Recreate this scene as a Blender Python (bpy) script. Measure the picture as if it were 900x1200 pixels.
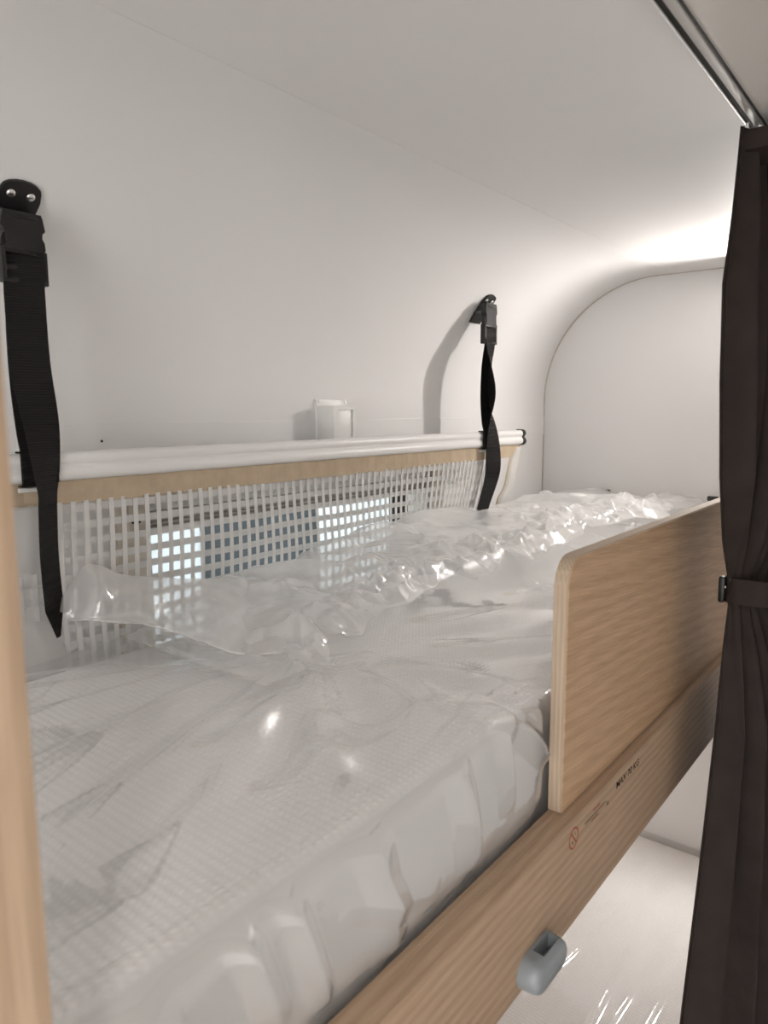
import bpy, bmesh, math, random
import numpy as np
from mathutils import Vector, Matrix, noise

# ------------------------------------------------------------------ camera
scene = bpy.context.scene
COL = scene.collection
for o in list(bpy.data.objects):
    bpy.data.objects.remove(o)

FPX = 844.3
YAW, PITCH, ROLL = (math.radians(a) for a in (38.492, -7.886, -0.305))
F_ = Vector((-math.sin(YAW)*math.cos(PITCH), math.cos(YAW)*math.cos(PITCH), math.sin(PITCH)))
R_ = Vector((math.cos(YAW), math.sin(YAW), 0))
U_ = R_.cross(F_)
cr, sr = math.cos(ROLL), math.sin(ROLL)
R2, U2 = cr*R_ + sr*U_, -sr*R_ + cr*U_
cam = bpy.data.cameras.new('camera')
cam.sensor_fit = 'VERTICAL'
cam.sensor_height = 36.0
cam.sensor_width = 27.0
cam.lens = FPX/1200*36
cam.clip_start = 0.01
cam.dof.use_dof = True
cam.dof.focus_distance = 1.05
cam.dof.aperture_fstop = 8.0
camo = bpy.data.objects.new('camera', cam)
COL.objects.link(camo)
m = Matrix((R2, U2, -F_)).transposed().to_4x4()
camo.matrix_world = m
scene.camera = camo

# ------------------------------------------------------------------ world, lights, exposure
vs = scene.view_settings
vs.view_transform = 'Standard'
vs.look = 'None'
vs.gamma = 1.0
vs.exposure = 0.0
vs.use_curve_mapping = False
world = bpy.data.worlds.new('world')
scene.world = world
world.use_nodes = True
bg = world.node_tree.nodes['Background']
bg.inputs[0].default_value = (0.90, 0.965, 1.0, 1)
bg.inputs[1].default_value = 2.3

LAMP_TOP = 7.8        # watts, reading lamp of the upper bunk
LAMP_LOW = 6.4        # reading lamp of the lower bunk
LAMP_FILL = (3.2, 7.5)   # unseen fill lamps added at the aisle ceiling
DAY = 29.0            # area light for daylight from an unseen entrance; front wall has no opening
dl = bpy.data.lights.new('daylight', 'AREA'); dl.shape = 'RECTANGLE'; dl.size = 1.1; dl.size_y = 1.5
dl.energy = DAY; dl.color = (.97, .985, 1.0)
dlo = bpy.data.objects.new('daylight', dl); COL.objects.link(dlo)
dlo.location = (.45, -1.66, -.52); dlo.rotation_euler = (math.radians(-90), 0, 0)
WARM = (1.0, 0.955, 0.92)

# ------------------------------------------------------------------ material helpers
MAT = {}
def new_mat(name):
    m = bpy.data.materials.new(name); m.use_nodes = True
    nt = m.node_tree
    for n in list(nt.nodes): nt.nodes.remove(n)
    out = nt.nodes.new('ShaderNodeOutputMaterial')
    MAT[name] = m
    return m, nt, out
def N(nt, typ, **kw):
    n = nt.nodes.new(typ)
    for k, v in kw.items():
        if k.startswith('i_'):
            n.inputs[k[2:].replace('_', ' ')].default_value = v
        elif isinstance(k, str):
            setattr(n, k, v)
    return n
def mapped(nt, scale, rot=(0,0,0)):
    tc = N(nt, 'ShaderNodeTexCoord'); mp = N(nt, 'ShaderNodeMapping')
    mp.inputs['Scale'].default_value = scale; mp.inputs['Rotation'].default_value = rot
    nt.links.new(tc.outputs['Object'], mp.inputs[0])
    return mp.outputs[0]
def plain(name, col, rough=0.5, spec=0.4, bump=0.0, bscale=200, var=0.03, vscale=6, metal=0.0):
    m, nt, out = new_mat(name)
    p = N(nt, 'ShaderNodeBsdfPrincipled')
    p.inputs['Roughness'].default_value = rough
    p.inputs['Metallic'].default_value = metal
    p.inputs['Specular IOR Level'].default_value = spec
    v = mapped(nt, (1,1,1))
    nz = N(nt, 'ShaderNodeTexNoise'); nz.inputs['Scale'].default_value = vscale; nz.inputs['Detail'].default_value = 4
    nt.links.new(v, nz.inputs['Vector'])
    r = N(nt, 'ShaderNodeValToRGB')
    r.color_ramp.elements[0].position = .3; r.color_ramp.elements[1].position = .7
    r.color_ramp.elements[0].color = tuple(c*(1-var) for c in col) + (1,)
    r.color_ramp.elements[1].color = tuple(min(1, c*(1+var)) for c in col) + (1,)
    nt.links.new(nz.outputs['Fac'], r.inputs[0]); nt.links.new(r.outputs[0], p.inputs['Base Color'])
    if bump:
        n2 = N(nt, 'ShaderNodeTexNoise'); n2.inputs['Scale'].default_value = bscale; n2.inputs['Detail'].default_value = 3
        nt.links.new(v, n2.inputs['Vector'])
        b = N(nt, 'ShaderNodeBump'); b.inputs['Strength'].default_value = bump; b.inputs['Distance'].default_value = .001
        nt.links.new(n2.outputs['Fac'], b.inputs['Height']); nt.links.new(b.outputs[0], p.inputs['Normal'])
    nt.links.new(p.outputs[0], out.inputs[0])
    return m
def wood(name, dark, light, along='Y', lam=.006, wander=.6, stretch=2.2, tilt=0.0, rough=0.5, contrast=.45):
    """oak veneer: growth lines every lam metres that wander along the board, plus fine stretched pores"""
    m, nt, out = new_mat(name)
    p = N(nt, 'ShaderNodeBsdfPrincipled'); p.inputs['Roughness'].default_value = rough
    p.inputs['Specular IOR Level'].default_value = .3
    tc = N(nt, 'ShaderNodeTexCoord'); mp = N(nt, 'ShaderNodeMapping')
    mp.inputs['Rotation'].default_value = (tilt, 0, 0)
    nt.links.new(tc.outputs['Object'], mp.inputs[0])
    sx = N(nt, 'ShaderNodeSeparateXYZ'); nt.links.new(mp.outputs[0], sx.inputs[0])
    ac = N(nt, 'ShaderNodeMath', operation='ADD')
    nt.links.new(sx.outputs['X'], ac.inputs[0]); nt.links.new(sx.outputs['Z' if along == 'Y' else 'Y'], ac.inputs[1])
    sc = N(nt, 'ShaderNodeMapping'); sc.inputs['Scale'].default_value = (9, stretch, 9) if along == 'Y' else (14, 14, stretch)
    nt.links.new(mp.outputs[0], sc.inputs[0])
    n1 = N(nt, 'ShaderNodeTexNoise'); n1.inputs['Scale'].default_value = 1.0; n1.inputs['Detail'].default_value = 2.0
    nt.links.new(sc.outputs[0], n1.inputs['Vector'])
    k1 = N(nt, 'ShaderNodeMath', operation='MULTIPLY'); k1.inputs[1].default_value = 2*math.pi/lam
    nt.links.new(ac.outputs[0], k1.inputs[0])
    k2 = N(nt, 'ShaderNodeMath', operation='MULTIPLY_ADD'); k2.inputs[1].default_value = wander*2*math.pi
    nt.links.new(n1.outputs['Fac'], k2.inputs[0]); nt.links.new(k1.outputs[0], k2.inputs[2])
    si = N(nt, 'ShaderNodeMath', operation='SINE'); nt.links.new(k2.outputs[0], si.inputs[0])
    mr = N(nt, 'ShaderNodeMapRange'); mr.inputs[1].default_value = -1; mr.inputs[2].default_value = 1
    nt.links.new(si.outputs[0], mr.inputs[0])
    ps = N(nt, 'ShaderNodeMapping'); ps.inputs['Scale'].default_value = (520, 22, 520) if along == 'Y' else (520, 520, 22)
    nt.links.new(mp.outputs[0], ps.inputs[0])
    n2 = N(nt, 'ShaderNodeTexNoise'); n2.inputs['Scale'].default_value = 1.0; n2.inputs['Detail'].default_value = 3.0
    nt.links.new(ps.outputs[0], n2.inputs['Vector'])
    n3 = N(nt, 'ShaderNodeTexNoise'); n3.inputs['Scale'].default_value = .35; n3.inputs['Detail'].default_value = 2.0
    nt.links.new(sc.outputs[0], n3.inputs['Vector'])
    mx = N(nt, 'ShaderNodeMix'); mx.inputs['Factor'].default_value = contrast
    nt.links.new(n2.outputs['Fac'], mx.inputs['A']); nt.links.new(mr.outputs[0], mx.inputs['B'])
    m3 = N(nt, 'ShaderNodeMix'); m3.inputs['Factor'].default_value = .25
    nt.links.new(mx.outputs['Result'], m3.inputs['A']); nt.links.new(n3.outputs['Fac'], m3.inputs['B'])
    r = N(nt, 'ShaderNodeValToRGB'); r.color_ramp.elements[0].position = .18; r.color_ramp.elements[1].position = .80
    r.color_ramp.elements[0].color = dark + (1,); r.color_ramp.elements[1].color = light + (1,)
    nt.links.new(m3.outputs['Result'], r.inputs[0]); nt.links.new(r.outputs[0], p.inputs['Base Color'])
    bp = N(nt, 'ShaderNodeBump'); bp.inputs['Strength'].default_value = .15; bp.inputs['Distance'].default_value = .0005
    nt.links.new(n2.outputs['Fac'], bp.inputs['Height']); nt.links.new(bp.outputs[0], p.inputs['Normal'])
    nt.links.new(p.outputs[0], out.inputs[0])
    return m
def webbing(name, col, along='Z', pitch=.0028, rough=.75):
    m, nt, out = new_mat(name)
    p = N(nt, 'ShaderNodeBsdfPrincipled'); p.inputs['Roughness'].default_value = rough
    p.inputs['Specular IOR Level'].default_value = .15
    v = mapped(nt, (1,1,1))
    w = N(nt, 'ShaderNodeTexWave', bands_direction=along); w.inputs['Scale'].default_value = 2*math.pi/20/pitch
    w.inputs['Distortion'].default_value = .4
    nt.links.new(v, w.inputs['Vector'])
    r = N(nt, 'ShaderNodeValToRGB'); r.color_ramp.elements[0].color = tuple(c*.65 for c in col)+(1,)
    r.color_ramp.elements[1].color = col+(1,)
    nt.links.new(w.outputs['Fac'], r.inputs[0]); nt.links.new(r.outputs[0], p.inputs['Base Color'])
    b = N(nt, 'ShaderNodeBump'); b.inputs['Strength'].default_value = .6; b.inputs['Distance'].default_value = .0008
    nt.links.new(w.outputs['Fac'], b.inputs['Height']); nt.links.new(b.outputs[0], p.inputs['Normal'])
    nt.links.new(p.outputs[0], out.inputs[0])
    return m
def tape(name, col, opacity, transl=.45):
    """thin white net tape: part diffuse, part translucent, part see-through"""
    m, nt, out = new_mat(name)
    d = N(nt, 'ShaderNodeBsdfDiffuse'); d.inputs[0].default_value = col+(1,)
    t = N(nt, 'ShaderNodeBsdfTranslucent'); t.inputs[0].default_value = col+(1,)
    tr = N(nt, 'ShaderNodeBsdfTransparent')
    v = mapped(nt, (1,1,1))
    nz = N(nt, 'ShaderNodeTexNoise'); nz.inputs['Scale'].default_value = 1400
    nt.links.new(v, nz.inputs['Vector'])
    b = N(nt, 'ShaderNodeBump'); b.inputs['Strength'].default_value = .3; b.inputs['Distance'].default_value = .0004
    nt.links.new(nz.outputs['Fac'], b.inputs['Height']); nt.links.new(b.outputs[0], d.inputs['Normal'])
    m1 = N(nt, 'ShaderNodeMixShader'); m1.inputs[0].default_value = transl
    nt.links.new(d.outputs[0], m1.inputs[1]); nt.links.new(t.outputs[0], m1.inputs[2])
    m2 = N(nt, 'ShaderNodeMixShader'); m2.inputs[0].default_value = opacity
    nt.links.new(tr.outputs[0], m2.inputs[1]); nt.links.new(m1.outputs[0], m2.inputs[2])
    nt.links.new(m2.outputs[0], out.inputs[0])
    return m
def schlick(nt, f0, bump=None):
    lw = N(nt, 'ShaderNodeLayerWeight'); lw.inputs['Blend'].default_value = .5
    if bump: nt.links.new(bump.outputs[0], lw.inputs['Normal'])
    pw = N(nt, 'ShaderNodeMath', operation='POWER'); pw.inputs[1].default_value = 5.0
    nt.links.new(lw.outputs['Facing'], pw.inputs[0])
    ma = N(nt, 'ShaderNodeMath', operation='MULTIPLY_ADD'); ma.inputs[1].default_value = 1-f0; ma.inputs[2].default_value = f0
    nt.links.new(pw.outputs[0], ma.inputs[0])
    return ma
def film(name, haze=(.3,.4), graze=.5, rough=.13, crinkle=.35, cscale=26, emboss=0.0, f0=.08):
    """polythene sheet: clear with a milky haze and a glossy skin"""
    m, nt, out = new_mat(name)
    v = mapped(nt, (1,1,1))
    n1 = N(nt, 'ShaderNodeTexNoise'); n1.inputs['Scale'].default_value = cscale; n1.inputs['Detail'].default_value = 4
    n1.inputs['Distortion'].default_value = 1.2
    nt.links.new(v, n1.inputs['Vector'])
    b = N(nt, 'ShaderNodeBump'); b.inputs['Strength'].default_value = crinkle; b.inputs['Distance'].default_value = .006
    nt.links.new(n1.outputs['Fac'], b.inputs['Height'])
    if emboss:        # the sheet clings to the little cushions of the mattress cover
        ws = []
        for d_, pitch in (('X', .0052), ('Y', .0072)):
            w = N(nt, 'ShaderNodeTexWave', bands_direction=d_); w.inputs['Scale'].default_value = 2*math.pi/20/pitch
            w.inputs['Distortion'].default_value = .6; w.inputs['Detail'].default_value = 1
            nt.links.new(v, w.inputs['Vector']); ws.append(w)
        mu = N(nt, 'ShaderNodeMath', operation='MULTIPLY')
        nt.links.new(ws[0].outputs['Fac'], mu.inputs[0]); nt.links.new(ws[1].outputs['Fac'], mu.inputs[1])
        sep = N(nt, 'ShaderNodeSeparateXYZ'); nt.links.new(v, sep.inputs[0])
        near_ = N(nt, 'ShaderNodeMapRange'); near_.inputs[1].default_value = -.248; near_.inputs[2].default_value = -.264
        nt.links.new(sep.outputs['Z'], near_.inputs[0])
        patch = N(nt, 'ShaderNodeTexNoise'); patch.inputs['Scale'].default_value = 7
        nt.links.new(v, patch.inputs['Vector'])
        pr = N(nt, 'ShaderNodeMapRange'); pr.inputs[1].default_value = .40; pr.inputs[2].default_value = .58
        nt.links.new(patch.outputs['Fac'], pr.inputs[0])
        flat = N(nt, 'ShaderNodeMapRange'); flat.inputs[1].default_value = -.325; flat.inputs[2].default_value = -.350
        nt.links.new(sep.outputs['X'], flat.inputs[0])
        m5 = N(nt, 'ShaderNodeMath', operation='MULTIPLY'); nt.links.new(near_.outputs[0], m5.inputs[0]); nt.links.new(flat.outputs[0], m5.inputs[1])
        m3 = N(nt, 'ShaderNodeMath', operation='MULTIPLY'); nt.links.new(m5.outputs[0], m3.inputs[0]); nt.links.new(pr.outputs[0], m3.inputs[1])
        m4 = N(nt, 'ShaderNodeMath', operation='MULTIPLY'); nt.links.new(m3.outputs[0], m4.inputs[0]); nt.links.new(mu.outputs[0], m4.inputs[1])
        b2 = N(nt, 'ShaderNodeBump'); b2.inputs['Strength'].default_value = emboss; b2.inputs['Distance'].default_value = .0010
        nt.links.new(m4.outputs[0], b2.inputs['Height']); nt.links.new(b.outputs[0], b2.inputs['Normal'])
        b = b2
    tr = N(nt, 'ShaderNodeBsdfTransparent'); tr.inputs[0].default_value = (.99,.99,.99,1)
    d = N(nt, 'ShaderNodeBsdfDiffuse'); d.inputs[0].default_value = (.95,.945,.935,1)
    t = N(nt, 'ShaderNodeBsdfTranslucent'); t.inputs[0].default_value = (.95,.945,.935,1)
    nt.links.new(b.outputs[0], d.inputs['Normal'])
    m0 = N(nt, 'ShaderNodeMixShader'); m0.inputs[0].default_value = .40
    nt.links.new(d.outputs[0], m0.inputs[1]); nt.links.new(t.outputs[0], m0.inputs[2])
    m1 = N(nt, 'ShaderNodeMixShader')
    lw = N(nt, 'ShaderNodeLayerWeight'); lw.inputs['Blend'].default_value = .5
    nt.links.new(b.outputs[0], lw.inputs['Normal'])
    pw = N(nt, 'ShaderNodeMath', operation='POWER'); pw.inputs[1].default_value = 2.0
    nt.links.new(lw.outputs['Facing'], pw.inputs[0])
    hv = N(nt, 'ShaderNodeMapping'); hv.inputs['Scale'].default_value = (9, 5, 9); hv.inputs['Rotation'].default_value = (0, 0, .55)
    nt.links.new(v, hv.inputs[0])
    hn = N(nt, 'ShaderNodeTexNoise'); hn.inputs['Scale'].default_value = 1.0; hn.inputs['Detail'].default_value = 5; hn.inputs['Distortion'].default_value = .8
    nt.links.new(hv.outputs[0], hn.inputs['Vector'])
    hr = N(nt, 'ShaderNodeMapRange'); hr.inputs[1].default_value = .32; hr.inputs[2].default_value = .68     # cloudy, creased areas of the sheet
    hr.inputs[3].default_value = haze[0]; hr.inputs[4].default_value = haze[1]
    nt.links.new(hn.outputs['Fac'], hr.inputs[0])
    ma = N(nt, 'ShaderNodeMath', operation='MULTIPLY_ADD', use_clamp=True); ma.inputs[1].default_value = graze
    nt.links.new(hr.outputs[0], ma.inputs[2])
    nt.links.new(pw.outputs[0], ma.inputs[0]); nt.links.new(ma.outputs[0], m1.inputs[0])
    nt.links.new(tr.outputs[0], m1.inputs[1]); nt.links.new(m0.outputs[0], m1.inputs[2])
    g = N(nt, 'ShaderNodeBsdfGlossy'); g.inputs['Roughness'].default_value = rough
    g.inputs[0].default_value = (1,1,1,1)
    nt.links.new(b.outputs[0], g.inputs['Normal'])
    fr = schlick(nt, f0, b)
    m2 = N(nt, 'ShaderNodeMixShader')
    nt.links.new(fr.outputs[0], m2.inputs[0]); nt.links.new(m1.outputs[0], m2.inputs[1]); nt.links.new(g.outputs[0], m2.inputs[2])
    nt.links.new(m2.outputs[0], out.inputs[0])
    return m
def quilt(name, col):
    """knitted mattress cover with fine rows of little cushions"""
    m, nt, out = new_mat(name)
    p = N(nt, 'ShaderNodeBsdfPrincipled'); p.inputs['Roughness'].default_value = .85
    p.inputs['Specular IOR Level'].default_value = .1
    v = mapped(nt, (1,1,1))
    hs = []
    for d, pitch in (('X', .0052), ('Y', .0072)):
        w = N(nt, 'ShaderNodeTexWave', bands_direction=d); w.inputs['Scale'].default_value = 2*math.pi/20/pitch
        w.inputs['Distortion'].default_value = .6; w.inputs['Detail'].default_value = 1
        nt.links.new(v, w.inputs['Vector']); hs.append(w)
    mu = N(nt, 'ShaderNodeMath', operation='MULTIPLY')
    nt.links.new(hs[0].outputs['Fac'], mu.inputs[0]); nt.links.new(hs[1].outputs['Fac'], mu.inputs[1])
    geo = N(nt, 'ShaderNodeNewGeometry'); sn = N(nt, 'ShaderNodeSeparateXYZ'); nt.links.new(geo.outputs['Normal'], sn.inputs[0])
    top_ = N(nt, 'ShaderNodeMapRange'); top_.inputs[1].default_value = .80; top_.inputs[2].default_value = .97     # upward faces only: no cushions on the sides
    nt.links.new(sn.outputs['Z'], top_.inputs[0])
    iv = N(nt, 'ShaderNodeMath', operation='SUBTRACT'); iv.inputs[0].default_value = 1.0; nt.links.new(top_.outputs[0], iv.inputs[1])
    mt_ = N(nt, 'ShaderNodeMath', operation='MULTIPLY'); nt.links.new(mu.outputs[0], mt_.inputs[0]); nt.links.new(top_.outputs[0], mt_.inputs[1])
    mu = N(nt, 'ShaderNodeMath', operation='MULTIPLY_ADD'); mu.inputs[1].default_value = .45
    nt.links.new(iv.outputs[0], mu.inputs[0]); nt.links.new(mt_.outputs[0], mu.inputs[2])
    r = N(nt, 'ShaderNodeValToRGB'); r.color_ramp.elements[0].color = tuple(c*.92 for c in col)+(1,); r.color_ramp.elements[1].color = col+(1,)  # grooves between the cushions darkened in the colour to deepen their shading
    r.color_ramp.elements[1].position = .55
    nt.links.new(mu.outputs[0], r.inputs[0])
    bc = N(nt, 'ShaderNodeMix', data_type='RGBA'); bc.inputs[6].default_value = tuple(c*.74 for c in col)+(1,)  # sides painted darker, standing in for the weaker light on them
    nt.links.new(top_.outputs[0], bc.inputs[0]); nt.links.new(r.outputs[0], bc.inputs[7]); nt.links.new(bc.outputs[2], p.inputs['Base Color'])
    b = N(nt, 'ShaderNodeBump'); b.inputs['Strength'].default_value = .8; b.inputs['Distance'].default_value = .0013
    nt.links.new(mu.outputs[0], b.inputs['Height']); nt.links.new(b.outputs[0], p.inputs['Normal'])
    nt.links.new(p.outputs[0], out.inputs[0])
    return m
def emit(name, col, s):
    m, nt, out = new_mat(name)
    e = N(nt, 'ShaderNodeEmission'); e.inputs[0].default_value = col+(1,); e.inputs[1].default_value = s
    nt.links.new(e.outputs[0], out.inputs[0]); return m
def glass(name, tint, refl=1.45):
    m, nt, out = new_mat(name)
    tr = N(nt, 'ShaderNodeBsdfTransparent'); tr.inputs[0].default_value = tint+(1,)
    g = N(nt, 'ShaderNodeBsdfGlossy'); g.inputs['Roughness'].default_value = .02
    fr = schlick(nt, .04)
    mx = N(nt, 'ShaderNodeMixShader')
    nt.links.new(fr.outputs[0], mx.inputs[0]); nt.links.new(tr.outputs[0], mx.inputs[1]); nt.links.new(g.outputs[0], mx.inputs[2])
    nt.links.new(mx.outputs[0], out.inputs[0]); return m

plain('wall_white', (.80,.788,.775), .55, .25, bump=.03, bscale=90, var=.012, vscale=2.5)
plain('ceiling_white', (.78,.767,.752), .6, .2, bump=.03, bscale=90, var=.012, vscale=2.5)
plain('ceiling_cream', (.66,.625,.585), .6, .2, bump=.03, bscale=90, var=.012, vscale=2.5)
plain('end_grey', (.77,.755,.742), .6, .2, bump=.05, bscale=120, var=.012, vscale=3)
plain('strip_white', (.80,.788,.775), .45, .3, var=.01)
plain('sealant', (.52,.46,.39), .7, .2)
plain('floor_grey', (.36,.33,.30), .6, .3, var=.1)
plain('plastic_white', (.82,.81,.79), .38, .4, var=.01)
plain('alu_white', (.80,.79,.775), .35, .45, var=.01)
plain('alu_grey', (.40,.38,.355), .55, .3)
plain('slot_dark', (.02,.017,.015), .8, .1)
plain('black_plastic', (.012,.011,.011), .42, .4, var=.1)
plain('black_rubber', (.02,.02,.02), .6, .3)
plain('steel', (.75,.74,.72), .25, .5, metal=.9)
plain('latch_grey', (.24,.265,.28), .28, .5, var=.02)
plain('latch_dark', (.10,.11,.115), .5, .3)
plain('cream', (.66,.60,.52), .5, .3, var=.02)
plain('blind_grey', (.50,.47,.44), .7, .1, bump=.1, bscale=300)
plain('tan_band', (.50,.40,.29), .8, .1, bump=.25, bscale=700, var=.07, vscale=60)
plain('curtain_cloth', (.034,.026,.0235), .85, .12, bump=.3, bscale=1800, var=.12, vscale=30)
plain('tie_cloth', (.034,.026,.0235), .85, .12, bump=.3, bscale=1800, var=.1, vscale=30)
plain('print_black', (.015,.012,.01), .7, .1)
plain('print_orange', (.36,.09,.04), .7, .1)
plain('print_grey', (.16,.11,.085), .7, .1)
plain('neighbour_white', (.84,.86,.86), .4, .4, var=.01)
plain('neighbour_glass', (.060,.068,.072), .25, .12, var=.02)
plain('outer_black', (.006,.006,.007), .7, .1)
plain('ground_grey', (.30,.32,.33), .7, .2)
wood('oak_board', (.258,.170,.108), (.510,.362,.247), 'Y', lam=.011, wander=3.2, stretch=.8, contrast=.22)
wood('oak_guard', (.325,.203,.115), (.620,.418,.262), 'Y', lam=.017, wander=4.2, stretch=1.7, tilt=.10, contrast=.17)
wood('oak_post', (.39,.268,.175), (.70,.525,.375), 'Z', lam=.012, wander=2.5, stretch=.9, contrast=.28)
wood('oak_edge', (.33,.245,.175), (.54,.425,.32), 'Z', lam=.0042, wander=.5, stretch=1.0, contrast=.22)
webbing('strap_black', (.016,.0145,.0145), 'Z')
tape('net_tape', (.86,.85,.83), .97, .35)
tape('net_weft', (.80,.79,.775), .88, .4)
tape('net_binding', (.84,.83,.81), .45, .4)
tape('end_tape', (.80,.78,.75), .8, .3)
film('film_upper', (.12,.20), .03, rough=.072, crinkle=.10, cscale=18, emboss=.10, f0=.15)
film('film_loose', (.34,.50), .5, rough=.085, crinkle=.30, cscale=38, f0=.14)
film('film_flap', (.36,.54), .5, rough=.09, crinkle=.3, cscale=30, f0=.13)
film('film_lower', (.12,.19), .03, rough=.072, crinkle=.05, cscale=10, f0=.13)
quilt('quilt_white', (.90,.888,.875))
emit('lamp_glow', (1.0,.95,.88), 30.0)
glass('acrylic', (.95,.97,.98))

# ------------------------------------------------------------------ object helpers
def link(o, parent=None):
    COL.objects.link(o)
    if parent is not None: o.parent = parent
    return o
def tag(o, label=None, cat=None, group=None, kind=None):
    if label: o['label'] = label
    if cat: o['category'] = cat
    if group: o['group'] = group
    if kind: o['kind'] = kind
    return o
def empty(name, label, cat, loc=(0,0,0), group=None):
    o = bpy.data.objects.new(name, None); o.empty_display_size = .02
    link(o); o.location = loc
    return tag(o, label, cat, group)
class MB:
    def __init__(s): s.v = []; s.f = []
    def add(s, v, f):
        k = len(s.v); s.v += [tuple(map(float, p)) for p in v]; s.f += [tuple(i+k for i in q) for q in f]; return s
    def box(s, lo, hi):
        x0,y0,z0 = lo; x1,y1,z1 = hi
        return s.add([(x0,y0,z0),(x1,y0,z0),(x1,y1,z0),(x0,y1,z0),(x0,y0,z1),(x1,y0,z1),(x1,y1,z1),(x0,y1,z1)],
                     [(3,2,1,0),(4,5,6,7),(0,1,5,4),(1,2,6,5),(2,3,7,6),(3,0,4,7)])
    def bbox(s, lo, hi, r=.002, seg=2):
        bm = bmesh.new(); bmesh.ops.create_cube(bm, size=1)
        for v in bm.verts:
            v.co = Vector([(lo[i]+hi[i])/2 + v.co[i]*(hi[i]-lo[i]) for i in range(3)])
        bmesh.ops.bevel(bm, geom=bm.edges[:], offset=r, segments=seg, profile=.5, affect='EDGES')
        bm.verts.index_update()
        s.add([v.co for v in bm.verts], [[v.index for v in f.verts] for f in bm.faces]); bm.free(); return s
    def prism(s, poly, axis, a, b):
        """poly: 2-D outline in the two other axes (cyclic order), extruded from a to b along axis"""
        def P(u, v, w):
            return {0:(w,u,v), 1:(u,w,v), 2:(u,v,w)}[axis]
        n = len(poly)
        vs_ = [P(u,v,a) for u,v in poly]+[P(u,v,b) for u,v in poly]
        fs = [(i,(i+1)%n,n+(i+1)%n,n+i) for i in range(n)]+[tuple(range(n-1,-1,-1)), tuple(range(n,2*n))]
        return s.add(vs_, fs)
    def tube(s, pts, r, seg=10, cap=True):
        pts = [Vector(p) for p in pts]; n = len(pts); V = []; Fc = []
        rr = r if isinstance(r, (list, tuple)) else [r]*n
        ref = None
        for i, p in enumerate(pts):
            t = (pts[min(i+1,n-1)]-pts[max(i-1,0)]).normalized()
            if ref is None: ref = t.orthogonal().normalized()
            a = (ref - t*ref.dot(t)).normalized(); b_ = t.cross(a); ref = a
            for k in range(seg):
                th = 2*math.pi*k/seg
                V.append(p + (a*math.cos(th)+b_*math.sin(th))*rr[i])
        for i in range(n-1):
            for k in range(seg):
                Fc.append((i*seg+k, i*seg+(k+1)%seg, (i+1)*seg+(k+1)%seg, (i+1)*seg+k))
        if cap: Fc += [tuple(range(seg-1,-1,-1)), tuple(range((n-1)*seg, n*seg))]
        return s.add(V, Fc)
    def ribbon(s, rows, th):
        """rows: (centre, width direction, width); a closed strip of thickness th"""
        V = []; n = len(rows); Fc = []
        cs = [Vector(r[0]) for r in rows]
        for i, (c, d, w) in enumerate(rows):
            t = (cs[min(i+1,n-1)]-cs[max(i-1,0)]).normalized(); d = Vector(d).normalized()
            nn = t.cross(d).normalized()
            for a, b_ in ((-1,-1),(1,-1),(1,1),(-1,1)):
                V.append(cs[i] + d*(a*w/2) + nn*(b_*th/2))
        for i in range(n-1):
            for k in range(4):
                Fc.append((i*4+k, i*4+(k+1)%4, i*4+4+(k+1)%4, i*4+4+k))
        Fc += [(3,2,1,0), tuple(range((n-1)*4, n*4))]
        return s.add(V, Fc)
    def build(s, name, mat, parent=None, smooth=False, angle=None):
        me = bpy.data.meshes.new(name); me.from_pydata(s.v, [], s.f); me.update()
        bm = bmesh.new(); bm.from_mesh(me); bmesh.ops.recalc_face_normals(bm, faces=bm.faces[:])
        if angle is not None:
            for e in bm.edges:
                if len(e.link_faces) == 2 and e.calc_face_angle(0) > math.radians(angle): e.smooth = False
        bm.to_mesh(me); bm.free()
        me.materials.append(MAT[mat])
        if smooth or angle is not None:
            for p in me.polygons: p.use_smooth = True
        o = bpy.data.objects.new(name, me)
        link(o, parent)
        if parent is not None and parent.type == 'EMPTY':
            o.matrix_parent_inverse = Matrix.Translation(-parent.location)
        return o
def smoothpath(pts, n):
    """Catmull-Rom through points of any length"""
    P = [np.array(p, float) for p in pts]; P = [2*P[0]-P[1]]+P+[2*P[-1]-P[-2]]
    out = []; m_ = len(P)-3
    for i in range(n):
        t = i/(n-1)*m_; k = min(int(t), m_-1); u = t-k
        a,b,c,d = P[k:k+4]
        out.append(.5*((2*b)+(-a+c)*u+(2*a-5*b+4*c-d)*u*u+(-a+3*b-3*c+d)*u**3))
    return out
def struct(name, mb, mat, label=None, **kw):
    o = mb.build(name, mat, **kw); o['kind'] = 'structure'
    if label: o['label'] = label
    return o

# ------------------------------------------------------------------ the setting
XW = -.85          # inner face of the long outer wall
YE = 1.739         # end wall
ZC = .309          # ceiling
ZF = -1.62         # floor
XR = 1.20          # far side of the aisle
Y0 = -1.70
CX, CZ, CR = -.57, .03, .28        # centre and radius of the curved cove
WY0, WY1, WZ0, WZ1 = .545, 1.225, -.46, -.105   # window opening

struct('floor', MB().box((XW-.05, Y0-.05, ZF-.05), (XR+.05, YE+.05, ZF)), 'floor_grey', 'grey floor of the aisle')
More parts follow.
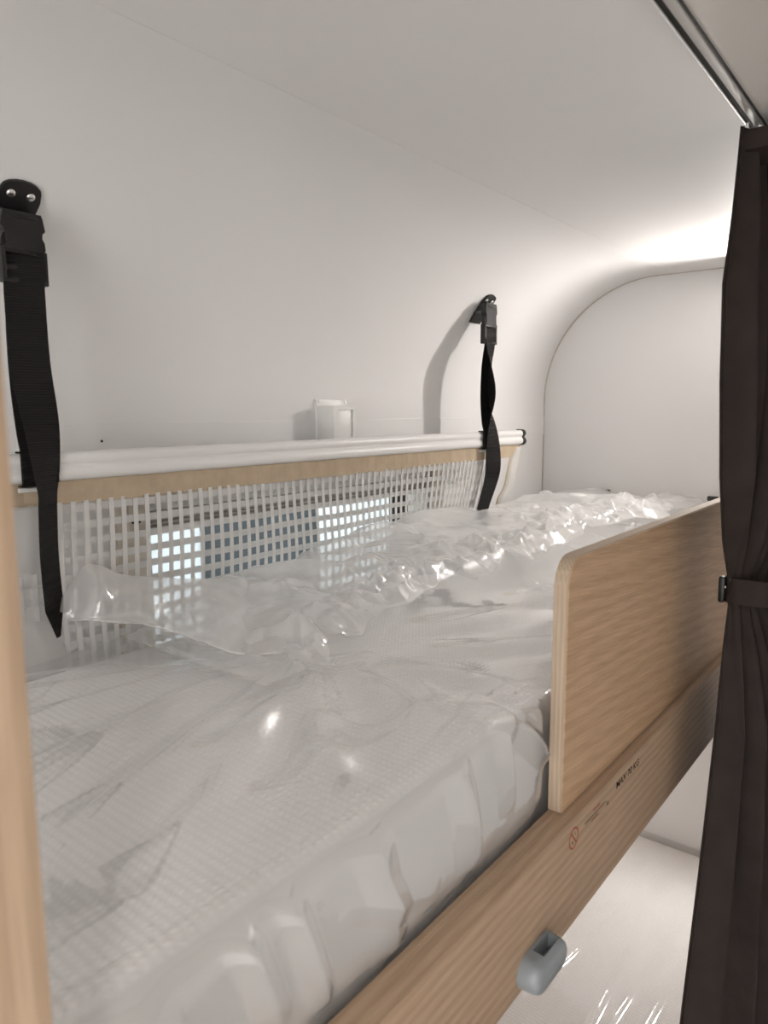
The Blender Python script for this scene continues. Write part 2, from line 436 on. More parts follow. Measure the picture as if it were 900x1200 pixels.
# curved upper panel: vertical foot, quarter cove, short flat top up to the ceiling seam
prof = [(XW, -.05), (XW, CZ)]
for k in range(1, 33):
    a = math.pi - k/32*math.pi/2
    prof.append((CX+CR*math.cos(a), CZ+CR*math.sin(a)))
prof[-1] = (CX, CZ+CR-.0005)
prof.append((-.5412, CZ+CR-.0005))
outer = [(-.5412, .36), (-.90, .36), (-.90, -.05)]
struct('wall_left', MB().prism(prof+outer, 1, Y0, YE+.0), 'wall_white', 'white panel curving from the outer wall into the ceiling', angle=30)
mb = MB()
for lo, hi in (((XW-.05, Y0, ZF), (XW, WY0, -.05)), ((XW-.05, WY1, ZF), (XW, YE, -.05)),
               ((XW-.05, WY0, ZF), (XW, WY1, WZ0)), ((XW-.05, WY0, WZ1), (XW, WY1, -.05))):
    mb.box(lo, hi)
struct('wall_left_lower', mb, 'wall_white', 'flat white wall panel below the cover strip with window opening')
struct('ceiling', MB().box((-.5398, Y0, ZC), (-.19, YE, .36)).box((-.5425, Y0, .313), (-.53, YE, .36)), 'ceiling_white', 'flat white ceiling over the upper bunk')
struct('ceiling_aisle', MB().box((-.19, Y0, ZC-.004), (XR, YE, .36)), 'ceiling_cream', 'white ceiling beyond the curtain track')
struct('wall_back', MB().box((-.90, YE, ZF), (XR+.05, YE+.05, .36)), 'end_grey', 'pale grey end wall at the foot of the bunks')
struct('wall_right', MB().box((XR, Y0-.05, ZF), (XR+.05, YE+.05, .36)), 'wall_white')
struct('wall_front', MB().box((-.90, Y0-.05, ZF), (XR+.05, Y0, .36)), 'wall_white')
# horizontal cover strip along the foot of the curved panel
struct('trim_1', MB().bbox((XW-.002, Y0+.01, -.0595), (XW+.0016, YE-.001, -.0125), .0003, 1), 'strip_white', 'narrow white cover strip running along the wall')
# sealant bead round the end wall
arcpts = [(XW+.001, YE-.001, -.50), (XW+.001, YE-.001, CZ)] + [(x_+.0007, YE-.001, z_-.0007) for x_, z_ in prof[2:-1]] + [(-.19, YE-.001, ZC-.0007)]
struct('trim_2', MB().tube(arcpts, .0016, 6), 'sealant', 'thin beige sealant bead around the end wall', smooth=True)
o = MB().tube([(XW+.0012, .4943, -.0344), (XW+.0021, .4943, -.0344)], .0016, 10).build('screw_hole', 'slot_dark', bpy.data.objects['trim_1'])

# window: cassette frame, side rails, folded blind, pane
win = struct('window_1', MB().box((XW-.05, WY0, WZ0), (XW-.004, WY0+.012, WZ1)).box((XW-.05, WY1-.012, WZ0), (XW-.004, WY1, WZ1))
             .box((XW-.05, WY0, WZ0), (XW-.004, WY1, WZ0+.012)).box((XW-.05, WY0, WZ1-.012), (XW-.004, WY1, WZ1)), 'cream', 'window behind the safety net')
def fr(lo, hi, nm='window_frame', mt='cream', r=.003): return MB().bbox(lo, hi, r, 2).build(nm, mt, win, angle=40)
fr((XW-.001, WY0-.045, WZ0-.045), (XW+.014, WY0+.006, WZ1+.018))
fr((XW-.001, WY1-.006, WZ0-.045), (XW+.014, WY1+.030, WZ1+.018))
fr((XW-.001, WY0+.006, WZ1-.012), (XW+.015, WY1-.006, WZ1+.017))
fr((XW-.001, WY0+.006, WZ0-.045), (XW+.014, WY1-.006, WZ0+.008))
zz = WZ1-.012
mb = MB().bbox((XW-.022, WY0+.012, zz-.014), (XW+.002, WY1-.012, zz), .002)
mb.build('blind_cassette', 'plastic_white', win, angle=40)
for k in range(4):
    MB().bbox((XW-.020+.0006*(k%2), WY0+.014, zz-.0195-k*.0052), (XW-.004+.001*(k%2), WY1-.014, zz-.0147-k*.0052), .0012, 1).build('blind_pleat', 'blind_grey', win)
MB().bbox((XW-.024, WY0+.013, zz-.041), (XW-.001, WY1-.013, zz-.035), .0015, 1).build('blind_bar', 'alu_grey', win, angle=40)
MB().box((XW-.034, WY0+.012, WZ0+.012), (XW-.030, WY1-.012, WZ1-.012)).build('pane', 'acrylic', win)
# small dark catches on the frame
for y_, z_ in ((.515, -.115), (.528, -.140)):
    MB().bbox((XW+.013, y_-.006, z_-.0025), (XW+.018, y_+.006, z_+.0025), .001, 1).build('catch', 'black_plastic', win)

# curtain track on the ceiling
trk = empty('curtain_track', 'grey aluminium curtain track with dark slot along the ceiling', 'curtain track', (-.198, .7, ZC))
L0, L1 = Y0+.02, 1.72
MB().bbox((-.2068, L0, ZC-.0068), (-.2048, L1, ZC-.0005), .0006).build('flange', 'alu_white', trk, angle=40)
MB().box((-.2048, L0, ZC-.0052), (-.1990, L1, ZC-.0005)).build('slot', 'slot_dark', trk)
MB().bbox((-.1990, L0, ZC-.0075), (-.1905, L1, ZC-.0005), .0012).build('rail_profile', 'alu_grey', trk, angle=40)
MB().box((-.1905, L0, ZC-.0062), (-.1890, L1, ZC-.0041)).build('gap_seal', 'black_rubber', trk)

# ------------------------------------------------------------------ lamps
def point(name, loc, w, r, parent=None, col=WARM):
    l = bpy.data.lights.new(name, 'POINT'); l.energy = w; l.shadow_soft_size = r; l.color = col
    o = bpy.data.objects.new(name, l); link(o); o.location = loc
    return o
def reading_lamp(loc, label, w, col=WARM):
    x_, y_, z_ = loc
    root = empty('reading_lamp', label, 'lamp', (x_, YE, z_), 'bunk reading lamps')
    MB().tube([(x_, YE-.0005, z_), (x_, YE-.010, z_)], .022, 20).build('wall_plate', 'plastic_white', root, angle=40)
    MB().tube([(x_, YE-.010, z_), (x_, YE-.05, z_), (x_, y_+.018, z_)], .005, 10).build('arm', 'plastic_white', root, smooth=True)
    MB().tube([(x_, y_+.020, z_), (x_, y_+.014, z_), (x_, y_+.010, z_)], [.010,.014,.014], 16).build('socket', 'plastic_white', root, angle=40)
    MB().tube([(x_, y_+.019, z_), (x_, y_+.010, z_), (x_, y_-.012, z_), (x_, y_-.030, z_)], [.013,.024,.040,.046], 24, cap=False).build('lamp_shade', 'plastic_white', root, smooth=True)
    s = MB(); n = 8; V = []; Fc = []
    for i in range(n+1):
        th = math.pi*i/n
        for k in range(14):
            V.append((x_+.012*math.sin(th)*math.cos(2*math.pi*k/14), y_+.012*math.cos(th), z_+.012*math.sin(th)*math.sin(2*math.pi*k/14)))
    for i in range(n):
        for k in range(14): Fc.append((i*14+k, i*14+(k+1)%14, (i+1)*14+(k+1)%14, (i+1)*14+k))
    s.add(V, Fc).build('bulb', 'lamp_glow', root, smooth=True)
    point('reading_light', (x_, y_-.030, z_), w, .014, col=col)
reading_lamp((-.30, 1.625, .195), 'small white reading lamp on the end wall above the upper bunk', LAMP_TOP)
reading_lamp((-.33, 1.640, -.60), 'small white reading lamp on the end wall above the lower bunk', LAMP_LOW, (1.0, .98, .965))
for i, ((x_, y_), w) in enumerate(zip(((.28, -.35), (.20, -1.15)), LAMP_FILL)):  # unseen fill lamps, added behind the viewer to brighten the bunk
    root = empty('fill_lamp', ('round white fill lamp added on the aisle ceiling just behind the viewer', 'round white fill lamp added on the aisle ceiling near the front wall')[i], 'lamp', (x_, y_, ZC-.004), 'added aisle fill lamps')
    MB().tube([(x_, y_, ZC-.0045), (x_, y_, ZC-.014)], .075, 28).build('housing', 'plastic_white', root, angle=40)
    MB().tube([(x_, y_, ZC-.0142), (x_, y_, ZC-.018)], [.062, .058], 28).build('diffuser', 'lamp_glow', root, angle=40)
    l = bpy.data.lights.new('fill_light', 'AREA'); l.shape = 'DISK'; l.size = .12; l.energy = w; l.color = WARM
    lo_ = bpy.data.objects.new('fill_light', l); link(lo_); lo_.location = (x_, y_, ZC-.022)

# ------------------------------------------------------------------ bunks
def bunk(zt, label, upper):
    """zt: top of side board"""
    root = empty('bunk_bed', label, 'bunk bed', (-.55, .95, zt-.11), None)
    sb = MB().bbox((-.276, BY0, zt-.110), (-.250, YE-.001, zt), .0012, 2).build('side_board', 'oak_board', root, angle=40)
    MB().box((XW+.004, BY0+.02, zt-.105), (-.277, YE-.002, zt-.088)).build('base_panel', 'oak_board', root)
    MB().bbox((XW+.004, BY0, zt-.110), (-.277, BY0+.018, zt+.16), .0015, 2).build('head_board', 'oak_board', root, angle=40)
    return root, sb
BY0 = -.24
up, side = bunk(-.373, 'upper oak bunk bed with raised guard panel and front board', True)
# guard panel with rounded top corner
g0, g1, gz0, gz1, rr = .594, YE-.002, -.373, -.131, .026
poly = [(g0, gz0), (g1, gz0), (g1, gz1)]
for k in range(9):
    a = math.pi/2 + k/8*math.pi/2
    poly.append((g0+rr+rr*math.cos(a), gz1-rr+rr*math.sin(a)))
bm_ = MB().prism(poly, 0, -.2765, -.2620)
guard = bm_.build('guard_panel', 'oak_guard', up, angle=35)
bev = guard.modifiers.new('bevel', 'BEVEL'); bev.width = .0012; bev.segments = 2; bev.limit_method = 'ANGLE'
# plywood edge banding along the visible upright edge and the top
MB().prism([(g0-.0008, gz0+.001), (g0-.0001, gz0+.001)] +
           [(g0+rr+(rr+.0001)*math.cos(math.pi-k/8*math.pi/2), gz1-rr+(rr+.0001)*math.sin(math.pi-k/8*math.pi/2)) for k in range(9)] +
           [(g1, gz1+.0001), (g1, gz1+.0008)] +
           [(g0+rr+(rr+.0008)*math.cos(math.pi/2+k/8*math.pi/2), gz1-rr+(rr+.0008)*math.sin(math.pi/2+k/8*math.pi/2)) for k in range(9)],
           0, -.2758, -.2627).build('edge_banding', 'oak_edge', guard, angle=40)

# ---- printing on the board
def text_mesh(body, name, mat, y0, y1, z0, z1, parent, off=0.0):
    cu = bpy.data.curves.new(name, 'FONT'); cu.body = body; cu.offset = off; cu.resolution_u = 4
    ob = bpy.data.objects.new(name, cu); COL.objects.link(ob)
    bpy.context.view_layer.update()
    me = bpy.data.meshes.new_from_object(ob.evaluated_get(bpy.context.evaluated_depsgraph_get()))
    COL.objects.unlink(ob); bpy.data.objects.remove(ob)
    xs = [v.co.x for v in me.vertices]; ys = [v.co.y for v in me.vertices]
    ax, bx_, ay, by_ = min(xs), max(xs), min(ys), max(ys)
    for v in me.vertices:
        u = (v.co.x-ax)/(bx_-ax); w = (v.co.y-ay)/(by_-ay)
        v.co = Vector((-.2497, y0+(y1-y0)*u, z0+(z1-z0)*w))
    me.materials.append(MAT[mat])
    o = bpy.data.objects.new(name, me); link(o, parent)
    return o
o = text_mesh('MAX 70 KG', 'lettering', 'print_black', .7005, .7680, -.3905, -.3825, side, .006)
o['label'] = 'black printed lettering MAX 70 KG'
# prohibition ring with bar and small figure strokes
mb = MB(); cy, cz, R = .5945, -.3925, .0105
n = 36; V = []; Fc = []
for k in range(n):
    a = 2*math.pi*k/n
    for r_ in (R, R-.0017): V += [(-.2497, cy+r_*math.cos(a), cz+r_*math.sin(a)), (-.2500, cy+r_*math.cos(a), cz+r_*math.sin(a))]
for k in range(n):
    a, b = k*4, ((k+1)%n)*4
    Fc += [(a, b, b+2, a+2)]
mb.add(V, Fc)
def stroke(mb, p, q, w, x=-.2496):
    p, q = np.array(p), np.array(q); d = (q-p)/np.linalg.norm(q-p); nn = np.array((-d[1], d[0]))*w/2
    mb.add([(x, *(p-nn)), (x, *(q-nn)), (x, *(q+nn)), (x, *(p+nn))], [(0,1,2,3)])
stroke(mb, (cy-.0062, cz+.0070), (cy+.0062, cz-.0070), .0016)
mb.build('warning_symbol', 'print_orange', side)['label'] = 'orange red prohibition ring printed on the board'
mb = MB(); stroke(mb, (cy+.002, cz+.0045), (cy+.0042, cz+.0015), .0012, -.24955); stroke(mb, (cy-.0045, cz-.002), (cy-.001, cz-.0050), .0012, -.24955)
mb.build('figure_mark', 'print_grey', side)
rng = random.Random(4)
def lines(y0, y1, z, h, mat, name):
    mb = MB(); y = y0
    while y < y1:
        w = rng.uniform(.0007, .0016); mb.add([(-.2497, y, z), (-.2497, min(y+w, y1), z), (-.2497, min(y+w, y1), z+h), (-.2497, y, z+h)], [(0,1,2,3)])
        y += w + rng.choice((.0003, .0003, .0010))
    mb.build(name, mat, side)
lines(.640, .656, -.3868, .0022, 'print_orange', 'print_heading')
lines(.620, .673, -.3918, .0019, 'print_grey', 'print_line')
lines(.636, .653, -.3958, .0019, 'print_grey', 'print_line')
lines(.675, .680, -.3975, .0042, 'print_grey', 'print_mark')

# ---- grey ladder socket on the board
lat = MB()
def capsule(y0, y1, z, r, x0, x1, rin=.0):
    poly = []
    for k in range(13):
        a = math.pi/2 + math.pi*k/12
        poly.append((y0+r+r*math.cos(a), z+r*math.sin(a)))
    for k in range(13):
        a = -math.pi/2 + math.pi*k/12
        poly.append((y1-r+r*math.cos(a), z+r*math.sin(a)))
    return poly
def ladder_socket():
    z, r = -.4655, .0145; y0, y1 = .487, .548
    bm = bmesh.new()
    rings = []
    for x_, sc in ((-.2499, 1.0), (-.243, 1.0), (-.2370, .97), (-.2330, .86), (-.2310, .68), (-.2303, .45)):
        ring = []
        for (yy, z2) in capsule(y0, y1, z, r, 0, 0):
            cyy = min(max(yy, y0+r), y1-r)
            ring.append(bm.verts.new((x_, cyy+(yy-cyy)*sc, z+(z2-z)*sc)))
        rings.append(ring)
    n = len(rings[0])
    for a, b in zip(rings[:-1], rings[1:]):
        for k in range(n): bm.faces.new((a[k], a[(k+1)%n], b[(k+1)%n], b[k]))
    bm.faces.new(rings[-1]); bm.faces.new(rings[0][::-1])
    bmesh.ops.recalc_face_normals(bm, faces=bm.faces[:])
    me = bpy.data.meshes.new('ladder_socket'); bm.to_mesh(me); bm.free()
    for p in me.polygons: p.use_smooth = True
    me.materials.append(MAT['latch_grey'])
    o = bpy.data.objects.new('ladder_socket', me); link(o, up); o.matrix_parent_inverse = Matrix.Translation(-up.location)
    # slot cut into the upper side
    cut = MB().box((-.2468, y0+.022, z-.002), (-.2362, y1-.010, z+.05)).build('slot_cutter', 'latch_dark')
    me2 = None
    md = o.modifiers.new('slot', 'BOOLEAN'); md.object = cut; md.operation = 'DIFFERENCE'; md.solver = 'EXACT'
    bpy.context.view_layer.update()
    me2 = bpy.data.meshes.new_from_object(o.evaluated_get(bpy.context.evaluated_depsgraph_get()))
    o.modifiers.clear(); o.data = me2
    bpy.data.objects.remove(cut)
    for p in me2.polygons: p.use_smooth = True
    bm = bmesh.new(); bm.from_mesh(me2)
    for e in bm.edges:
        if len(e.link_faces) == 2 and e.calc_face_angle(0) > math.radians(38): e.smooth = False
    bm.to_mesh(me2); bm.free()
    o['label'] = 'grey plastic ladder socket with open slot'
    return o
soc = ladder_socket()
MB().tube([(-.2350, .499, -.4745), (-.2325, .499, -.4755)], .0022, 10).build('socket_pin', 'latch_dark', soc, smooth=True)

# upright close to the camera, carrying both bunks
MB().bbox((-.2495, .050, ZF), (-.2325, .1045, ZC-.006), .0015, 2).build('upright_post', 'oak_post', up, angle=40)['label'] = 'light oak upright close to the camera'
low, _ = bunk(-1.12, 'lower oak bunk bed under the upper bunk', False)

# small black clips on the end wall above the mattress
for x_, lab in ((-.677, 'small black clip on the end wall nearer the net'), (-.4257, 'small black clip on the end wall next to the curtain')):
    e = empty('wall_clip', lab, 'clip', (x_, YE, -.203), 'black clips on the end wall')
    MB().bbox((x_-.012, YE-.008, -.204), (x_+.012, YE-.0003, -.193), .002, 2).build('clip_body', 'black_plastic', e, angle=40)
    MB().bbox((x_-.007, YE-.014, -.201), (x_+.009, YE-.007, -.196), .0015, 1).build('tongue', 'black_plastic', e, angle=40)

# ------------------------------------------------------------------ mattresses
def mattress(lo, hi, r, label, name='mattress'):
    root = empty(name, label, 'mattress', ((lo[0]+hi[0])/2, (lo[1]+hi[1])/2, lo[2]))
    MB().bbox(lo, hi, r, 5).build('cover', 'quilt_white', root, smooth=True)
    zc = (lo[2]+hi[2])/2
    loop = []
    for z_ in (lo[2]+r*.9,):
        e = .001
        pts = [(lo[0]+r, lo[1]-e, z_), (hi[0]-r, lo[1]-e, z_), (hi[0]-r*.3, lo[1]+r*.3, z_), (hi[0]+e, lo[1]+r, z_), (hi[0]+e, hi[1]-r, z_), (hi[0]-r, hi[1]-.002, z_)]
        MB().tube(pts, .0014, 6).build('piping', 'plastic_white', root, smooth=True)
    return root
mattress((-.752, BY0+.022, -.459), (-.2865, 1.728, -.2745), .024, 'white quilted mattress on the upper bunk under plastic')
mattress((-.835, BY0+.022, -1.206), (-.280, 1.728, -1.058), .022, 'white quilted mattress on the lower bunk under plastic')

# ------------------------------------------------------------------ plastic film over the upper mattress
CP = [  # control heights of the sheet
 (-.755,.15,-.268),(-.755,.30,-.266),(-.755,.42,-.262),(-.755,.52,-.248),(-.755,.622,-.2245),(-.755,.753,-.226),(-.755,.892,-.200),(-.755,1.061,-.189),(-.755,1.24,-.199),(-.755,1.45,-.205),(-.755,1.73,-.215),
 (-.65,.15,-.268),(-.65,.32,-.267),(-.64,.45,-.262),(-.66,.60,-.238),(-.66,.75,-.226),(-.66,.90,-.214),(-.66,1.03,-.226),(-.64,1.18,-.215),(-.66,1.35,-.214),(-.68,1.55,-.200),(-.69,1.73,-.203),
 (-.55,.15,-.268),(-.55,.35,-.267),(-.53,.48,-.264),(-.57,.60,-.246),(-.57,.70,-.236),(-.555,.82,-.232),(-.55,1.0,-.222),(-.55,1.28,-.215),(-.52,1.50,-.212),(-.62,1.73,-.222),(-.55,1.73,-.207),
 (-.45,.15,-.268),(-.45,.35,-.267),(-.45,.55,-.264),(-.46,.70,-.258),(-.45,.85,-.254),(-.44,1.0,-.250),(-.44,1.25,-.236),(-.43,1.50,-.228),(-.43,1.73,-.214),
 (-.34,.15,-.268),(-.34,.35,-.267),(-.34,.55,-.266),(-.34,.8,-.263),(-.34,1.0,-.258),(-.34,1.25,-.245),(-.33,1.5,-.225),(-.32,1.73,-.214),
 (-.295,.2,-.270),(-.295,.5,-.268),(-.295,.8,-.266),(-.295,1.1,-.255),(-.295,1.4,-.238)]
CP += [(x_, y_, -.268) for x_ in (-.755,-.65,-.55,-.45,-.34,-.295) for y_ in (-.21,-.03)]
CP = np.array(CP)
def tps_fit(P, z, lam=2e-5):
    n = len(P); d = np.hypot(P[:,None,0]-P[None,:,0], P[:,None,1]-P[None,:,1])
    K = np.where(d > 0, d*d*np.log(d+1e-12), 0) + lam*np.eye(n)
    Q = np.c_[np.ones(n), P]; A = np.block([[K, Q], [Q.T, np.zeros((3,3))]])
    w = np.linalg.solve(A, np.r_[z, 0,0,0])
    def f(x, y):
        o = w[n]+w[n+1]*x+w[n+2]*y
        for i in range(n):
            r2 = (x-P[i,0])**2+(y-P[i,1])**2
            o = o + w[i]*.5*r2*np.log(r2+1e-12)
        return o
    return f
def seg_dist(X, Y, x0, y0, x1, y1):
    dx, dy = x1-x0, y1-y0; L2 = dx*dx+dy*dy
    t = np.clip(((X-x0)*dx+(Y-y0)*dy)/L2, 0, 1)
    return np.hypot(X-(x0+t*dx), Y-(y0+t*dy)), t
def tent(X, Y, x0, y0, x1, y1, h, w, soft=1.0):
    """straight pulled crease: sharp crest, tapering at both ends"""
    d, t = seg_dist(X, Y, x0, y0, x1, y1)
    return h*np.maximum(0, 1-d/w)**(1.6*soft)*np.sqrt(np.clip(4*t*(1-t), 0, 1)+.02)
rs = np.random.RandomState(11)
XB, XF = -.753, -.2945          # back and front limits of the flat top
BAND = [(-.51,.49),(-.545,.58),(-.565,.68),(-.555,.80),(-.545,.95),(-.54,1.12),(-.545,1.28),(-.52,1.42),(-.49,1.56),(-.45,1.73)]
nY, nX, nD = 900, 250, 56
ys = np.linspace(-.212, 1.733, nY)
xs = np.concatenate([np.linspace(XB, -.365, 170, endpoint=False), np.linspace(-.365, XF, 80)])
Xg, Yg = np.meshgrid(xs, ys)
H = tps_fit(CP[:,:2], CP[:,2])(Xg, Yg)
# distance from the gathered band
bd = np.full(Xg.shape, 9.0); bs = np.zeros(Xg.shape)
for (a, b) in zip(BAND[:-1], BAND[1:]):
    d, t = seg_dist(Xg, Yg, a[0], a[1], b[0], b[1])
    sel = d < bd; bd = np.where(sel, d, bd)
front = np.interp(Yg, [p[1] for p in BAND], [p[0] for p in BAND])
side_ = Xg-front          # >0 towards the aisle
rear = 1/(1+np.exp(np.clip(side_/.006, -40, 40)))          # loose plastic behind the band, taut sheet in front of it
fade = np.clip((Yg-.47)/.10, 0, 1)
band = np.exp(-(bd/.045)**2)*fade
# lip of the gathered plastic: stands up, then drops to the taut sheet
H += .016*np.exp(-np.maximum(0, -side_)/.05)*rear*fade
# crumpled creases in the band and behind it
C = np.zeros(Xg.shape)
for k in range(150):
    i = rs.randint(len(BAND)-1); t = rs.rand()
    cx_ = BAND[i][0]*(1-t)+BAND[i+1][0]*t + rs.uniform(-.085, .012)
    cy_ = BAND[i][1]*(1-t)+BAND[i+1][1]*t + rs.uniform(-.03, .03)
    a = rs.uniform(-1.1, 1.1) + (math.pi/2 if rs.rand() < .25 else 0); L = rs.uniform(.018, .06)
    C += tent(Xg, Yg, cx_-L*math.cos(a)/2, cy_-L*math.sin(a)/2, cx_+L*math.cos(a)/2, cy_+L*math.sin(a)/2, rs.uniform(-.007, .010), rs.uniform(.006, .020))
H += C*fade*(.35+.65*rear)
# broader, longer folds behind the band
for k in range(46):
    cx_ = rs.uniform(-.76, -.56); cy_ = rs.uniform(.60, 1.73); a = rs.normal(.9, .6); L = rs.uniform(.07, .20)
    H += rear*tent(Xg, Yg, cx_-L*math.cos(a)/2, cy_-L*math.sin(a)/2, cx_+L*math.cos(a)/2, cy_+L*math.sin(a)/2, rs.uniform(-.010, .013), rs.uniform(.014, .035))
# far end in front of the band is crumpled too
for k in range(40):
    cx_ = rs.uniform(-.50, -.31); cy_ = rs.uniform(1.15, 1.73); a = rs.uniform(0, 3.1); L = rs.uniform(.03, .10)
    H += tent(Xg, Yg, cx_-L*math.cos(a)/2, cy_-L*math.sin(a)/2, cx_+L*math.cos(a)/2, cy_+L*math.sin(a)/2, rs.uniform(-.005, .008), rs.uniform(.008, .022))
# the knot where the gathers meet
dk = np.hypot(Xg+.515, Yg-.505)
H += .006*np.exp(-(dk/.035)**2)
for k in range(14):
    a = rs.uniform(-2.6, 1.4); L = rs.uniform(.04, .13)
    H += tent(Xg, Yg, -.515+.012*math.cos(a), .505+.012*math.sin(a), -.515+L*math.cos(a), .505+L*math.sin(a), rs.uniform(.002, .006), .014)
# long soft pulls radiating from the knot towards the near end and the front edge
PULLS = [(-.47,.56,-.41,.20,.007,.024),(-.56,.46,-.46,.14,.007,.022),(-.52,.49,-.40,.16,.010,.030),(-.50,.49,-.33,.20,.009,.028),(-.49,.50,-.31,.33,.011,.030),(-.545,.49,-.52,.16,.009,.026),(-.58,.48,-.63,.18,.009,.024),
         (-.60,.46,-.70,.24,.008,.020),(-.47,.53,-.30,.46,.010,.030),(-.46,.56,-.30,.60,.008,.032),(-.44,.62,-.30,.80,.007,.030),(-.68,.40,-.74,.22,.007,.016),
         (-.50,.62,-.36,.95,.007,.040),(-.47,.80,-.33,1.10,.008,.040),(-.37,.20,-.31,.62,.006,.030),(-.335,-.05,-.325,.45,.004,.022),(-.66,.33,-.60,.17,.006,.014)]
def fold(X, Y, x0, y0, x1, y1, h, w):
    d, t = seg_dist(X, Y, x0, y0, x1, y1)
    return h*np.exp(-(d/w)**2)*np.clip(4*t*(1-t)+.05, 0, 1)
for p in PULLS: H += 1.4*fold(Xg, Yg, p[0], p[1], p[2], p[3], p[4], p[5]*.68)
# sharp tents near the front edge
pk = np.hypot((Xg+.290)/1.0, (Yg-.488)/1.15)
H += .027*np.maximum(0, 1-pk/.085)**1.5
H += tent(Xg, Yg, -.302,.36,-.290,.505,.011,.013, .6) + tent(Xg, Yg, -.290,.47,-.297,.60,.008,.013, .6) + tent(Xg, Yg, -.42,.56,-.290,.485,.007,.016, .6) + tent(Xg, Yg, -.40,.42,-.292,.488,.006,.014, .6)
H += fold(Xg, Yg, -.2985,-.35,-.3000,.46,.0062,.0042)
H = np.maximum(H, -.2728)
# hanging part over the front edge
ed = H[:, -1]
V = []; 
rows = []
for j in range(nY):
    row = [(xs[i], ys[j], H[j, i]) for i in range(nX)]
    y = ys[j]; z0 = ed[j]
    bulge = .005 + .003*math.sin(y*14+1.0)
    inside = 1/(1+math.exp(-(y-.585)/.008))          # behind the guard panel the sheet is squeezed
    for k in range(1, nD+1):
        t = k/nD
        ang = min(1, t/.16)*math.pi/2
        xx = XF + .0085*math.sin(ang)
        zz_ = z0 - .0085*(1-math.cos(ang)) - max(0, t-.16)/.84*(z0-.0085+.392)
        w = math.sin(math.pi*min(1, t*1.02))
        xx += (1-inside)*(bulge*w + .0105*min(1, t/.2)*(1-max(0,(t-.72)/.28)))
        row.append((xx, y, zz_))
    rows.append(row)
A = np.array(rows)            # nY, nX+nD, 3
# creases on the hanging part, in (y, z)
for (y0,z0,y1,z1,h,w) in [(.500,-.228,.385,-.258,.013,.016),(.478,-.225,.572,-.312,.016,.016),(.486,-.232,.500,-.330,.009,.014),(.425,-.255,.445,-.352,.013,.018),
                          (.214,-.250,.246,-.345,.013,.013),(.256,-.268,.283,-.355,.012,.012),(.330,-.268,.350,-.370,.010,.020),(.160,-.265,.172,-.385,.011,.020),
                          (.30,-.300,.40,-.345,.007,.016),(.10,-.28,.13,-.385,.009,.03),(.00,-.28,.05,-.385,.009,.03)]:
    add = tent(A[:,nX:,1], A[:,nX:,2], y0,z0,y1,z1,h,w,.62)
    A[:,nX:,0] += add*np.clip(np.sin(np.pi*np.clip(np.arange(1,nD+1)/nD*1.05,0,1))*1.6, 0, 1)[None,:]
lim = np.where(A[:,:,1] > .588, -.2785, -.2505)
blend = np.clip((-.345-A[:,:,2])/.022, 0, 1)
lim = np.minimum(lim, -.2505*(1-blend)-.2775*blend)
A[:,:,0] = np.minimum(A[:,:,0], lim)
nC = nX+nD
me = bpy.data.meshes.new('plastic_sheet')
idx = np.arange(nY*nC).reshape(nY, nC)
faces = np.stack([idx[:-1,:-1], idx[:-1,1:], idx[1:,1:], idx[1:,:-1]], -1).reshape(-1, 4)
me.from_pydata(A.reshape(-1,3).tolist(), [], faces.tolist()); me.update()
me.materials.append(MAT['film_upper'])
for p in me.polygons: p.use_smooth = True
wrap = empty('plastic_wrap', 'crumpled clear plastic sheet draped over the upper mattress', 'plastic wrap', (-.5, .9, -.27))
sh = bpy.data.objects.new('sheet', me); link(sh, wrap); sh.matrix_parent_inverse = Matrix.Translation(-wrap.location)

# second, loose layer of plastic gathered over the back half
selx = xs < -.40
Xl, Yl = Xg[:, selx], Yg[:, selx]
rowsel = ys > .452
Xl, Yl = Xl[rowsel], Yl[rowsel]
rs2 = np.random.RandomState(5)
wobble = np.interp(Yl, np.linspace(.5, 1.74, 34), rs2.uniform(-.020, .024, 34))
hemx = np.interp(Yl, [p[1] for p in BAND], [p[0] for p in BAND]) + .012 + wobble
# squeeze the grid so that its front border follows the gathered hem
x0_ = XB; tt = (Xl-x0_)/(xs[selx][-1]-x0_); Xl = x0_+.001+tt*(hemx-x0_)
top = tps_fit(CP[:,:2], CP[:,2])(Xl, Yl)
q = np.clip(1-tt, 0, 1)
Hl = top - .004 + .0165*np.clip((Yl-.452)/.10, .15, 1)*np.clip(q/.10, .12, 1)
env = np.clip((Yl-.452)/.06, 0.1, 1)
for k in range(260):      # small sharp crumples, densest near the hem
    cy_ = rs2.uniform(.47, 1.73) if k > 40 else rs2.uniform(.46, .62); q_ = min(.98, abs(rs2.normal(0, .30)))
    hx = np.interp(cy_, [p[1] for p in BAND], [p[0] for p in BAND]); cx_ = hx - q_*(hx-XB)
    a = rs2.normal(.5, .8); L = rs2.uniform(.020, .075)
    Hl += env*tent(Xl, Yl, cx_-L*math.cos(a)/2, cy_-L*math.sin(a)/2, cx_+L*math.cos(a)/2, cy_+L*math.sin(a)/2, rs2.uniform(-.009, .012), rs2.uniform(.006, .018), .62)
for k in range(34):       # longer facets
    cx_ = rs2.uniform(-.75, -.58); cy_ = rs2.uniform(.58, 1.70); a = rs2.normal(.9, .5); L = rs2.uniform(.10, .22)
    Hl += env*tent(Xl, Yl, cx_-L*math.cos(a)/2, cy_-L*math.sin(a)/2, cx_+L*math.cos(a)/2, cy_+L*math.sin(a)/2, rs2.uniform(-.012, .014), rs2.uniform(.018, .040), .62)
Hl = np.maximum(Hl, -.262)
n1, n2 = Hl.shape
idx = np.arange(n1*n2).reshape(n1, n2)
fc = np.stack([idx[:-1,:-1], idx[:-1,1:], idx[1:,1:], idx[1:,:-1]], -1).reshape(-1, 4)
